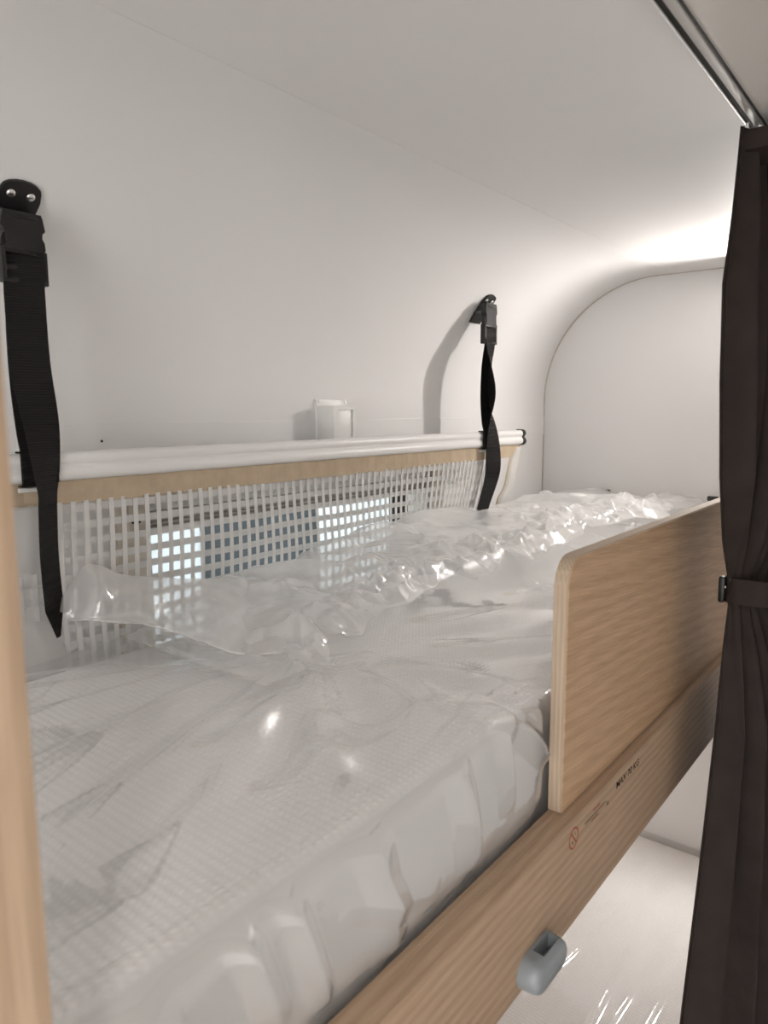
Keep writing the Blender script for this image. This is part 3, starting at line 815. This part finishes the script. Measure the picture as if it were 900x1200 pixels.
MB().add(np.stack([Xl, Yl, Hl], -1).reshape(-1,3).tolist(), fc.tolist()).build('gathered_layer', 'film_loose', wrap, smooth=True)

# loose corner of the sheet standing up against the net
T = smoothpath([(-.750,.376,-.205),(-.749,.392,-.182),(-.746,.410,-.166),(-.742,.450,-.183),(-.738,.488,-.193),(-.728,.560,-.208),(-.722,.640,-.222)], 60)
Mi = smoothpath([(-.742,.372,-.218),(-.728,.388,-.205),(-.705,.402,-.196),(-.690,.432,-.210),(-.676,.470,-.221),(-.660,.540,-.228),(-.655,.620,-.236)], 60)
Hm = smoothpath([(-.740,.378,-.222),(-.722,.388,-.220),(-.706,.402,-.222),(-.690,.440,-.232),(-.655,.468,-.245),(-.592,.485,-.2565),(-.545,.515,-.254)], 60)
V = []; nf = 34
for j in range(60):
    for i in range(nf):
        t = i/(nf-1)
        p = (1-t)**2*T[j] + 2*t*(1-t)*Mi[j] + t*t*Hm[j]
        nzv = noise.noise(Vector((p[0]*30, p[1]*30, p[2]*30)))
        rip = (.009*abs(math.sin(j*.21+t*2.2))-.0045)*math.sin(math.pi*t) + .004*nzv
        hemc = .0025*math.exp(-((t-1)/.05)**2)
        V.append((p[0]+rip*.7+hemc, p[1]+rip*.4, p[2]+rip*.7))
Fc = [(j*nf+i, j*nf+i+1, (j+1)*nf+i+1, (j+1)*nf+i) for j in range(59) for i in range(nf-1)]
fl = MB().add(V, Fc).build('loose_corner', 'film_flap', wrap, smooth=True)
# rolled hem of that corner
MB().tube([tuple(p+np.array((.0035, 0, .0012))) for p in Hm], [.0006+.0012*abs(math.sin(k*.35)) for k in range(60)], 6).build('hem', 'film_flap', wrap, smooth=True)

# plastic over the lower mattress
xs2 = np.linspace(-.835, -.292, 240); ys2 = np.linspace(.60, 1.733, 320)
X2, Y2 = np.meshgrid(xs2, ys2)
H2 = -1.052 + 0*X2
for p in [(-.555,1.10,-.495,1.52,.0055,.007),(-.532,1.08,-.470,1.50,.0055,.007),(-.415,1.05,-.43,1.34,.008,.010),(-.46,1.36,-.39,1.70,.008,.030),(-.60,1.0,-.555,1.10,.004,.008),(-.395,1.02,-.385,1.24,.005,.009),(-.64,1.1,-.60,1.6,.005,.02),(-.345,1.05,-.335,1.4,.004,.012)]:
    H2 += tent(X2, Y2, *p)
H2 += .0015*np.sin(X2*18+Y2*5)*np.sin(Y2*6)
H2 = np.maximum(H2, -1.0565)
drop = []
A2 = np.stack([X2, Y2, H2], -1)
edge = []
for k in range(1, 13):
    t = k/12; ang = min(1, t/.25)*math.pi/2
    e = A2[:, -1, :].copy(); e[:,0] += .015*math.sin(ang)+.0; e[:,2] += -.015*(1-math.cos(ang)) - max(0, t-.25)/.75*.045
    edge.append(e)
A2 = np.concatenate([A2, np.stack(edge, 1)], 1)
n1, n2 = A2.shape[:2]
idx = np.arange(n1*n2).reshape(n1, n2)
faces = np.stack([idx[:-1,:-1], idx[:-1,1:], idx[1:,1:], idx[1:,:-1]], -1).reshape(-1, 4)
w2 = MB().add(A2.reshape(-1,3).tolist(), faces.tolist()).build('plastic_wrap', 'film_lower', None, smooth=True)
tag(w2, 'clear plastic sheet with long glossy creases over the lower mattress', 'plastic wrap')

# ------------------------------------------------------------------ safety net
XN = -.765
net = empty('safety_net', 'white woven safety net with beige top band on a white rail', 'safety net', (XN, .9, -.29))
RY0, RY1 = .285, 1.452
prof_r = []
def arc2(cx_, cz_, r, a0, a1, n=7): return [(cx_+r*math.cos(a0+(a1-a0)*k/(n-1)), cz_+r*math.sin(a0+(a1-a0)*k/(n-1))) for k in range(n)]
prof_r += arc2(XN+.001, -.0485, .0075, math.pi/2, -.9, 8) + arc2(XN+.001, -.0640, .0085, .95, -math.pi/2, 8) + [(XN-.007, -.0725), (XN-.007, -.041)]
rail = MB().prism(prof_r, 1, RY0, RY1).build('rail', 'alu_white', net, angle=35)
MB().prism([(XN+(a-XN)*1.25, -.0567+(b+.0567)*1.12) for a, b in prof_r], 1, RY1-.004, RY1+.006).build('end_cap', 'black_plastic', net, angle=35)
# beige hem band, slightly wavy
rows = []
for k in range(130):
    y = RY0+.006 + (RY1-.010-RY0)*k/129
    rows.append(((XN+.0015*math.sin(y*70)*.6+.0008*math.sin(y*173), y, -.0855+.0006*math.sin(y*50)), (0,0,1), .0265))
MB().ribbon(rows, .0022).build('top_band', 'tan_band', net, smooth=False)
def lean(y, z):
    k = max(0, min(1, (y-.95)/.35)); return y + .46*k*k*(z+.09)
def wav(y, z): return .0025*math.sin(y*9+z*25)+.0015*math.sin(y*23)
ZT, ZB = -.096, -.286
pitch = .01568; yv = .4052 - 5*pitch
vs_list = []
while yv < 1.305:
    vs_list.append(yv); yv += pitch
for y in vs_list:
    rows = [((XN+.0004+wav(y, z), lean(y, z), z), (0,1,0), .0060) for z in np.linspace(ZT, ZB, 9)]
    MB().ribbon(rows, .0006).build('warp_tape', 'net_tape', net)
for k in range(10):
    z = -.1045-.0194*k
    yy = np.linspace(vs_list[0]-.004, vs_list[-1]+.006, 70)
    rows = [((XN-.0008+wav(y, z), lean(y, z), z+.0005*math.sin(y*31+k)), (0,0,1), .0085) for y in yy]
    MB().ribbon(rows, .0004).build('weft_tape', 'net_weft', net)
# bindings at both ends
rows = [((XN+.0025+wav(.36, z)+.004*math.sin(z*40), .352+.006*math.sin(z*45+1), z), (0,1,0), .050) for z in np.linspace(ZT, ZB, 24)]
MB().ribbon(rows, .0006).build('near_binding', 'net_binding', net, smooth=True)
rows = [((XN+.001+wav(1.31, z), lean(1.318, z)+.004*math.sin(z*60), z), (.25,1,0), .014) for z in np.linspace(ZT+.004, ZB, 20)]
MB().ribbon(rows, .0006).build('far_binding', 'net_binding', net, smooth=True)
pe = smoothpath([(XN,1.433,-.078),(XN+.004,1.418,-.100),(XN+.012,1.392,-.128),(XN+.010,1.382,-.160),(XN+.004,1.364,-.190),(XN+.004,1.366,-.225),(XN+.004,1.362,-.250)], 36)
MB().ribbon([(p, (.45,.9,0), .026) for p in pe[:26]], .0008).build('end_strap', 'end_tape', net, smooth=True)
MB().ribbon([(p, (.45,.9,0), .027) for p in pe[25:]], .0012).build('end_strap_tab', 'tan_band', net, smooth=True)
MB().ribbon([(p+np.array((.0012,.0,0)), (.45,.9,0), .004) for p in [q+np.array((-.0055,-.011,0)) for q in pe[:26]]], .0008).build('strap_edging', 'tan_band', net, smooth=True)

# ------------------------------------------------------------------ webbing straps with buckles
def webbing_strap(yc, label, tail, back, zf, py):
    root = empty('buckle_strap', label, 'strap', (-.775, yc, .22), 'buckle straps holding the net rail')
    # mounting plate lying on the curved panel: built flat (a along the arc, b along y) then bent onto the cove
    def on_arc(a, h):     # a: arc length from the screw line downwards, h: height off the panel
        th0 = math.atan2(.2245-CZ, -.771-CX); th = th0 + a/CR
        return CX+(CR-h)*math.cos(th), CZ+(CR-h)*math.sin(th)
    w = .0215
    yb = yc; yc = yc+py
    out_ = []
    for k in range(9):
        t = math.pi*k/8; out_.append((-.004-.010*math.sin(t), w*.92*math.cos(t)))
    out_ += [(.006, -w), (.018, -w*.93), (.032, -w*.95), (.054, -w*.9), (.054, w*.9), (.032, w*.95), (.018, w*.93), (.006, w)]
    mb = MB(); n = len(out_)
    V = [(on_arc(a, .0003)[0], yc+b, on_arc(a, .0003)[1]) for a, b in out_] + [(on_arc(a, .0040)[0], yc+b, on_arc(a, .0040)[1]) for a, b in out_]
    mb.add(V, [(i, (i+1)%n, n+(i+1)%n, n+i) for i in range(n)] + [tuple(range(n)), tuple(range(n, 2*n))])
    mb.build('mount_plate', 'black_plastic', root, angle=40)
    for dy in (-.0100, .0100):
        p0, p1 = on_arc(.001, .0040), on_arc(.001, .0062)
        s = MB().tube([(p0[0], yc+dy, p0[1]), (p0[0]*.4+p1[0]*.6, yc+dy, p0[1]*.4+p1[1]*.6), (p1[0], yc+dy, p1[1])], [.0046,.0043,.0026], 16).build('screw', 'steel', root, angle=60)
        q = on_arc(.001, .00625)
        c = MB().bbox((q[0]-.0012, yc+dy-.0016, q[1]-.0004), (q[0]+.0004, yc+dy+.0016, q[1]+.0012), .0002, 1).build('screw_recess', 'slot_dark', s)
    # buckle hanging plumb from the plate
    yc = yb; XBk = -.7625
    ZZ = lambda z: zf[0]-(.197-z)*zf[1]
    ax, az = on_arc(.018, .004)
    MB().add(*(lambda V: (V, [(0,1,2,3),(4,5,6,7),(0,1,5,4),(1,2,6,5),(2,3,7,6),(3,0,4,7)]))(
        [(ax-.004, yc-.018, az-.010), (ax-.004, yc+.018, az-.010), (XBk-.004, yc+.018, ZZ(.186)), (XBk-.004, yc-.018, ZZ(.186)),
         (ax, yc-.018, az), (ax, yc+.018, az), (XBk+.003, yc+.018, ZZ(.196)), (XBk+.003, yc-.018, ZZ(.196))])).build('hinge_tab', 'black_plastic', root)
    # female part: waisted body with side windows
    def outline(pts): return [(yc+a, ZZ(b)) for a, b in pts] + [(yc-a, ZZ(b)) for a, b in reversed(pts)]
    fem = outline([(.0190,.199),(.0205,.194),(.0225,.180),(.0195,.1765),(.0190,.172),(.0182,.160),(.0205,.1545)])
    MB().prism(fem, 0, XBk-.006, XBk+.006).build('buckle_socket', 'black_plastic', root, angle=40)
    for s_ in (-1, 1):
        MB().prism([(yc+s_*a, ZZ(b)) for a, b in ((.0185,.1735),(.0222,.166),(.0228,.158),(.0215,.1545),(.0170,.1545))], 0, XBk-.0042, XBk+.0042).build('release_prong', 'black_plastic', root, angle=40)
    MB().bbox((XBk+.005, yc-.016, ZZ(.1905)), (XBk+.0072, yc+.016, ZZ(.1945)), .0008, 1).build('socket_rib', 'black_plastic', root, angle=40)
    # male part: frame with ladder bars
    fr_ = MB()
    for s_ in (-1, 1): fr_.bbox((XBk-.006, yc+s_*.0212-.0022, ZZ(.1135)), (XBk+.006, yc+s_*.0212+.0022, ZZ(.1550)), .0012, 2)
    fr_.bbox((XBk-.006, yc-.0212, ZZ(.1485)), (XBk+.006, yc+.0212, ZZ(.1555)), .0015, 2)
    fr_.bbox((XBk-.004, yc-.0212, ZZ(.1130)), (XBk+.0075, yc+.0212, ZZ(.1180)), .0012, 2)
    fr_.bbox((XBk-.004, yc-.0205, ZZ(.1290)), (XBk+.004, yc+.0205, ZZ(.1345)), .0012, 2)
    fr_.build('buckle_tongue', 'black_plastic', root, angle=40)
    MB().bbox((XBk+.0055, yc-.0175, ZZ(.1485)), (XBk+.0075, yc+.0175, ZZ(.1505)), .0008, 2).build('buckle_lip', 'black_plastic', root, angle=40)
    W = .038
    MB().ribbon([(p, (0,1,0), W) for p in smoothpath(back, 40)], .0016).build('webbing', 'strap_black', root)
    # loop round the rail
    zt_, zb_ = -.0405, -.0745; y_ = back[-1][1]
    MB().bbox((XN+.0098, y_-.019, zb_), (XN+.0114, y_+.019, zt_+.002), .0006, 1)\
          .bbox((XN-.001, y_-.019, zt_), (XN+.0114, y_+.019, zt_+.002), .0006, 1).bbox((XN-.001, y_-.019, zb_-.001), (XN+.0114, y_+.019, zb_), .0004, 1).build('rail_loop', 'strap_black', root, angle=40)
    MB().ribbon(tail, .0016).build('loose_end', 'strap_black', root)
    return root
yn = .369
# near strap: loose end hangs in front and ends in a slanted tip
cp = smoothpath([(-.7600,.3690,.164),(-.7575,.3670,.146),(-.7520,.3635,.115),(-.7500,.3634,.048),(-.7470,.3690,-.013),(-.7450,.3700,-.066),(-.7445,.3680,-.105),(-.7440,.3662,-.1475),(-.7430,.3668,-.195),(-.7420,.3690,-.238)], 60)
tail = []
for k, p in enumerate(cp):
    t = k/59; ang = .30 - .95*max(0, min(1, (t-.35)/.25))
    tail.append((p, (math.sin(ang), math.cos(ang), 0), .038 if k < 55 else .038*(1-(k-54)/6)))
webbing_strap(yn, 'black webbing strap with buckle hanging beside the oak upright', tail,
              [(-.7600,yn,.136),(-.7615,yn-.003,.09),(-.7600,yn-.004,.03),(-.7560,yn-.003,-.02),(-.7520,yn-.002,-.044),(-.7517,yn-.002,-.072)], (.200, .82), .006)
yf = 1.303
cp = smoothpath([(-.7600,yf,.172),(-.7575,yf-.003,.150),(-.7520,yf-.010,.110),(-.7500,yf-.012,.055),(-.7480,yf-.010,.004),(-.7450,yf-.009,-.048),(-.7420,yf-.010,-.095),(-.7420,yf-.015,-.134),(-.7420,yf-.048,-.192),(-.7420,yf-.055,-.215)], 60)
tail = []
for k, p in enumerate(cp):
    t = k/59
    ang = .05 - 1.1*math.exp(-((t-.36)/.13)**2) + .35*math.exp(-((t-.70)/.15)**2)
    tail.append((p, (math.sin(ang), math.cos(ang), 0), .038))
webbing_strap(yf, 'black twisted webbing strap with buckle hanging near the end wall', tail,
              [(-.7600,yf,.136),(-.7630,yf-.006,.09),(-.7625,yf-.010,.03),(-.7575,yf-.012,-.02),(-.7520,yf-.012,-.044),(-.7517,yf-.012,-.072)], (.213, .93), .010)
for y_ in (yn-.002, yf-.012):
    x = MB().bbox((XN+.0012, y_-.020, -.0815), (XN+.0040, y_+.020, -.0770), .0008, 1).build('rail_clip', 'plastic_white', net, angle=40)

# ------------------------------------------------------------------ white junction box on the wall
jb = empty('junction_box', 'small white plastic junction box screwed to the wall above the rail', 'junction box', (XW, .94, -.06))
MB().bbox((XW-.001, .8830, -.058), (XW+.0055, .9620, .0225), .002, 2).build('back_plate', 'plastic_white', jb, angle=40)
MB().bbox((XW+.005, .8845, -.070), (XW+.0385, .9405, .0110), .0015, 2).build('box_body', 'plastic_white', jb, angle=40)
mb = MB()
for lo, hi in (((.8850,-.069),(.8975,.0105)), ((.9350,-.069),(.9400,.0105)), ((.8975,.0045),(.9350,.0105)), ((.8975,-.069),(.9350,-.0400))):
    mb.box((XW+.0380, lo[0], lo[1]), (XW+.0410, hi[0], hi[1]))
mb.build('cover_rim', 'plastic_white', jb)
for y_ in (.8895, .9541):
    MB().tube([(XW+.0052, y_, .0178), (XW+.0068, y_, .0178)], .0022, 12).build('screw', 'steel', jb, angle=40)

# ------------------------------------------------------------------ curtain
cur = empty('curtain', 'dark brown curtain gathered and tied at the right beside the guard panel', 'curtain', (-.185, .98, ZF))
zk = np.array([.292, .270, .200, .130, .030, -.075, -.150, -.205, -.235, -.290, -.390, -.550, -.720, -1.00, -1.58])
y0k = np.array([.853, .850, .838, .816, .828, .851, .880, .921, .926, .912, .896, .860, .815, .790, .765])
y1k = np.array([1.15, 1.15, 1.17, 1.19, 1.20, 1.17, 1.10, 1.04, 1.04, 1.07, 1.12, 1.19, 1.24, 1.30, 1.36])
Ak  = np.array([.012, .014, .022, .027, .030, .030, .022, .0105, .0105, .019, .030, .034, .038, .040, .042])
nu, nz_ = 220, 150
V = []
zl = np.linspace(.292, -1.58, nz_)
for z in zl:
    zz2 = -z
    a = np.interp(zz2, -zk, y0k); b = np.interp(zz2, -zk, y1k); amp = np.interp(zz2, -zk, Ak)
    for i in range(nu):
        u = i/(nu-1)
        ph = 2*math.pi*6.2*u + .45*math.sin(z*3.5+u*6)*min(1, u*6)
        xx = -.203 + amp*(.35+1.5*u)*(1-math.cos(ph)) + amp*.16*math.sin(ph*2.3+z*3)*min(1, u*5)
        xx = max(xx, -.2420)
        yy = a+(b-a)*u + .016*math.sin(ph)*min(1, u*5)*(1-u)
        V.append((xx, yy, z))
Fc = [(j*nu+i, j*nu+i+1, (j+1)*nu+i+1, (j+1)*nu+i) for j in range(nz_-1) for i in range(nu-1)]
cl = MB().add(V, Fc).build('cloth', 'curtain_cloth', cur, smooth=True)
sol = cl.modifiers.new('thickness', 'SOLIDIFY'); sol.thickness = .0012; sol.offset = 0
# stitched leading hem
hem = [V[j*nu+3] for j in range(nz_)]
MB().tube([(p[0]+.001, p[1]-.001, p[2]) for p in hem], .0013, 6).build('hem', 'curtain_cloth', cur, smooth=True)
# heading tape and hooks
MB().bbox((-.206, .858, .268), (-.160, 1.13, .290), .004, 2).build('heading_tape', 'curtain_cloth', cur, angle=40)
for k in range(6):
    y_ = .868+k*.05
    MB().tube([(-.2005, y_, .286), (-.2005, y_, .2985)], .0018, 8).build('glider', 'plastic_white', cur, smooth=True)
# tie-back band
tb = empty('curtain_tieback', 'dark tieback band wrapped around the brown curtain', 'tieback', (-.195, .98, -.22))
ring = []
for k in range(49):
    a = 2*math.pi*k/48
    c_, s_ = math.cos(a), math.sin(a)
    ring.append((-.182+.0285*math.copysign(abs(c_)**.6, c_), .982+.068*math.copysign(abs(s_)**.6, s_), -.2195-.006*s_))
MB().ribbon([(p, (0,0,1), .030) for p in ring], .0022).build('band', 'tie_cloth', tb, angle=50)
for dz in (.0165, -.0165):
    MB().tube([(p[0]*1.0+(p[0]+.182)*.04, p[1], p[2]+dz*.88) for p in ring], .0011, 6).build('stitched_edge', 'tie_cloth', tb, smooth=True)
MB().bbox((-.2160, .926, -.2330), (-.2080, .936, -.2000), .003, 2).build('hook', 'black_plastic', tb, angle=40)
MB().tube([(-.2078, .929, -.213), (-.2066, .928, -.213)], .0022, 10).build('press_stud', 'steel', tb, smooth=True)

# ------------------------------------------------------------------ outside, seen through the window
struct('ground_outside', MB().box((-6, -3, -2.3), (-.93, 7, -2.25)), 'ground_grey', 'grey ground outside the window')
nb = empty('parked_caravan', 'white neighbouring caravan with dark window seen through the net', 'caravan', (-2.6, .6, -2.25))
nbx = -1.85
mb = MB()
NW = (1.395, 1.925, -1.0, -.31)
for lo, hi in (((-3.6,-2.0,-1.9),(nbx,NW[0],.55)), ((-3.6,NW[1],-1.9),(nbx,2.36,.55)), ((-3.6,NW[0],-1.9),(nbx,NW[1],NW[2])), ((-3.6,NW[0],NW[3]),(nbx,NW[1],.55))):
    mb.box(lo, hi)
mb.build('body', 'neighbour_white', nb)
wn = MB().bbox((nbx-.03, NW[0]+.001, NW[2]+.001), (nbx+.012, NW[1]-.001, NW[3]-.001), .008, 2).build('window_panel', 'neighbour_glass', nb, angle=40)
MB().box((-3.5, -1.9, -2.22), (nbx-.1, 2.2, -1.9)).build('skirt', 'outer_black', nb)
struct('wall_outside', MB().box((-4.2, 2.75, -2.25), (-1.25, 2.82, 1.2)).box((-4.25, -2.5, -2.25), (-4.2, 2.82, 1.2)), 'outer_black', 'black partition outside behind the neighbouring caravan')
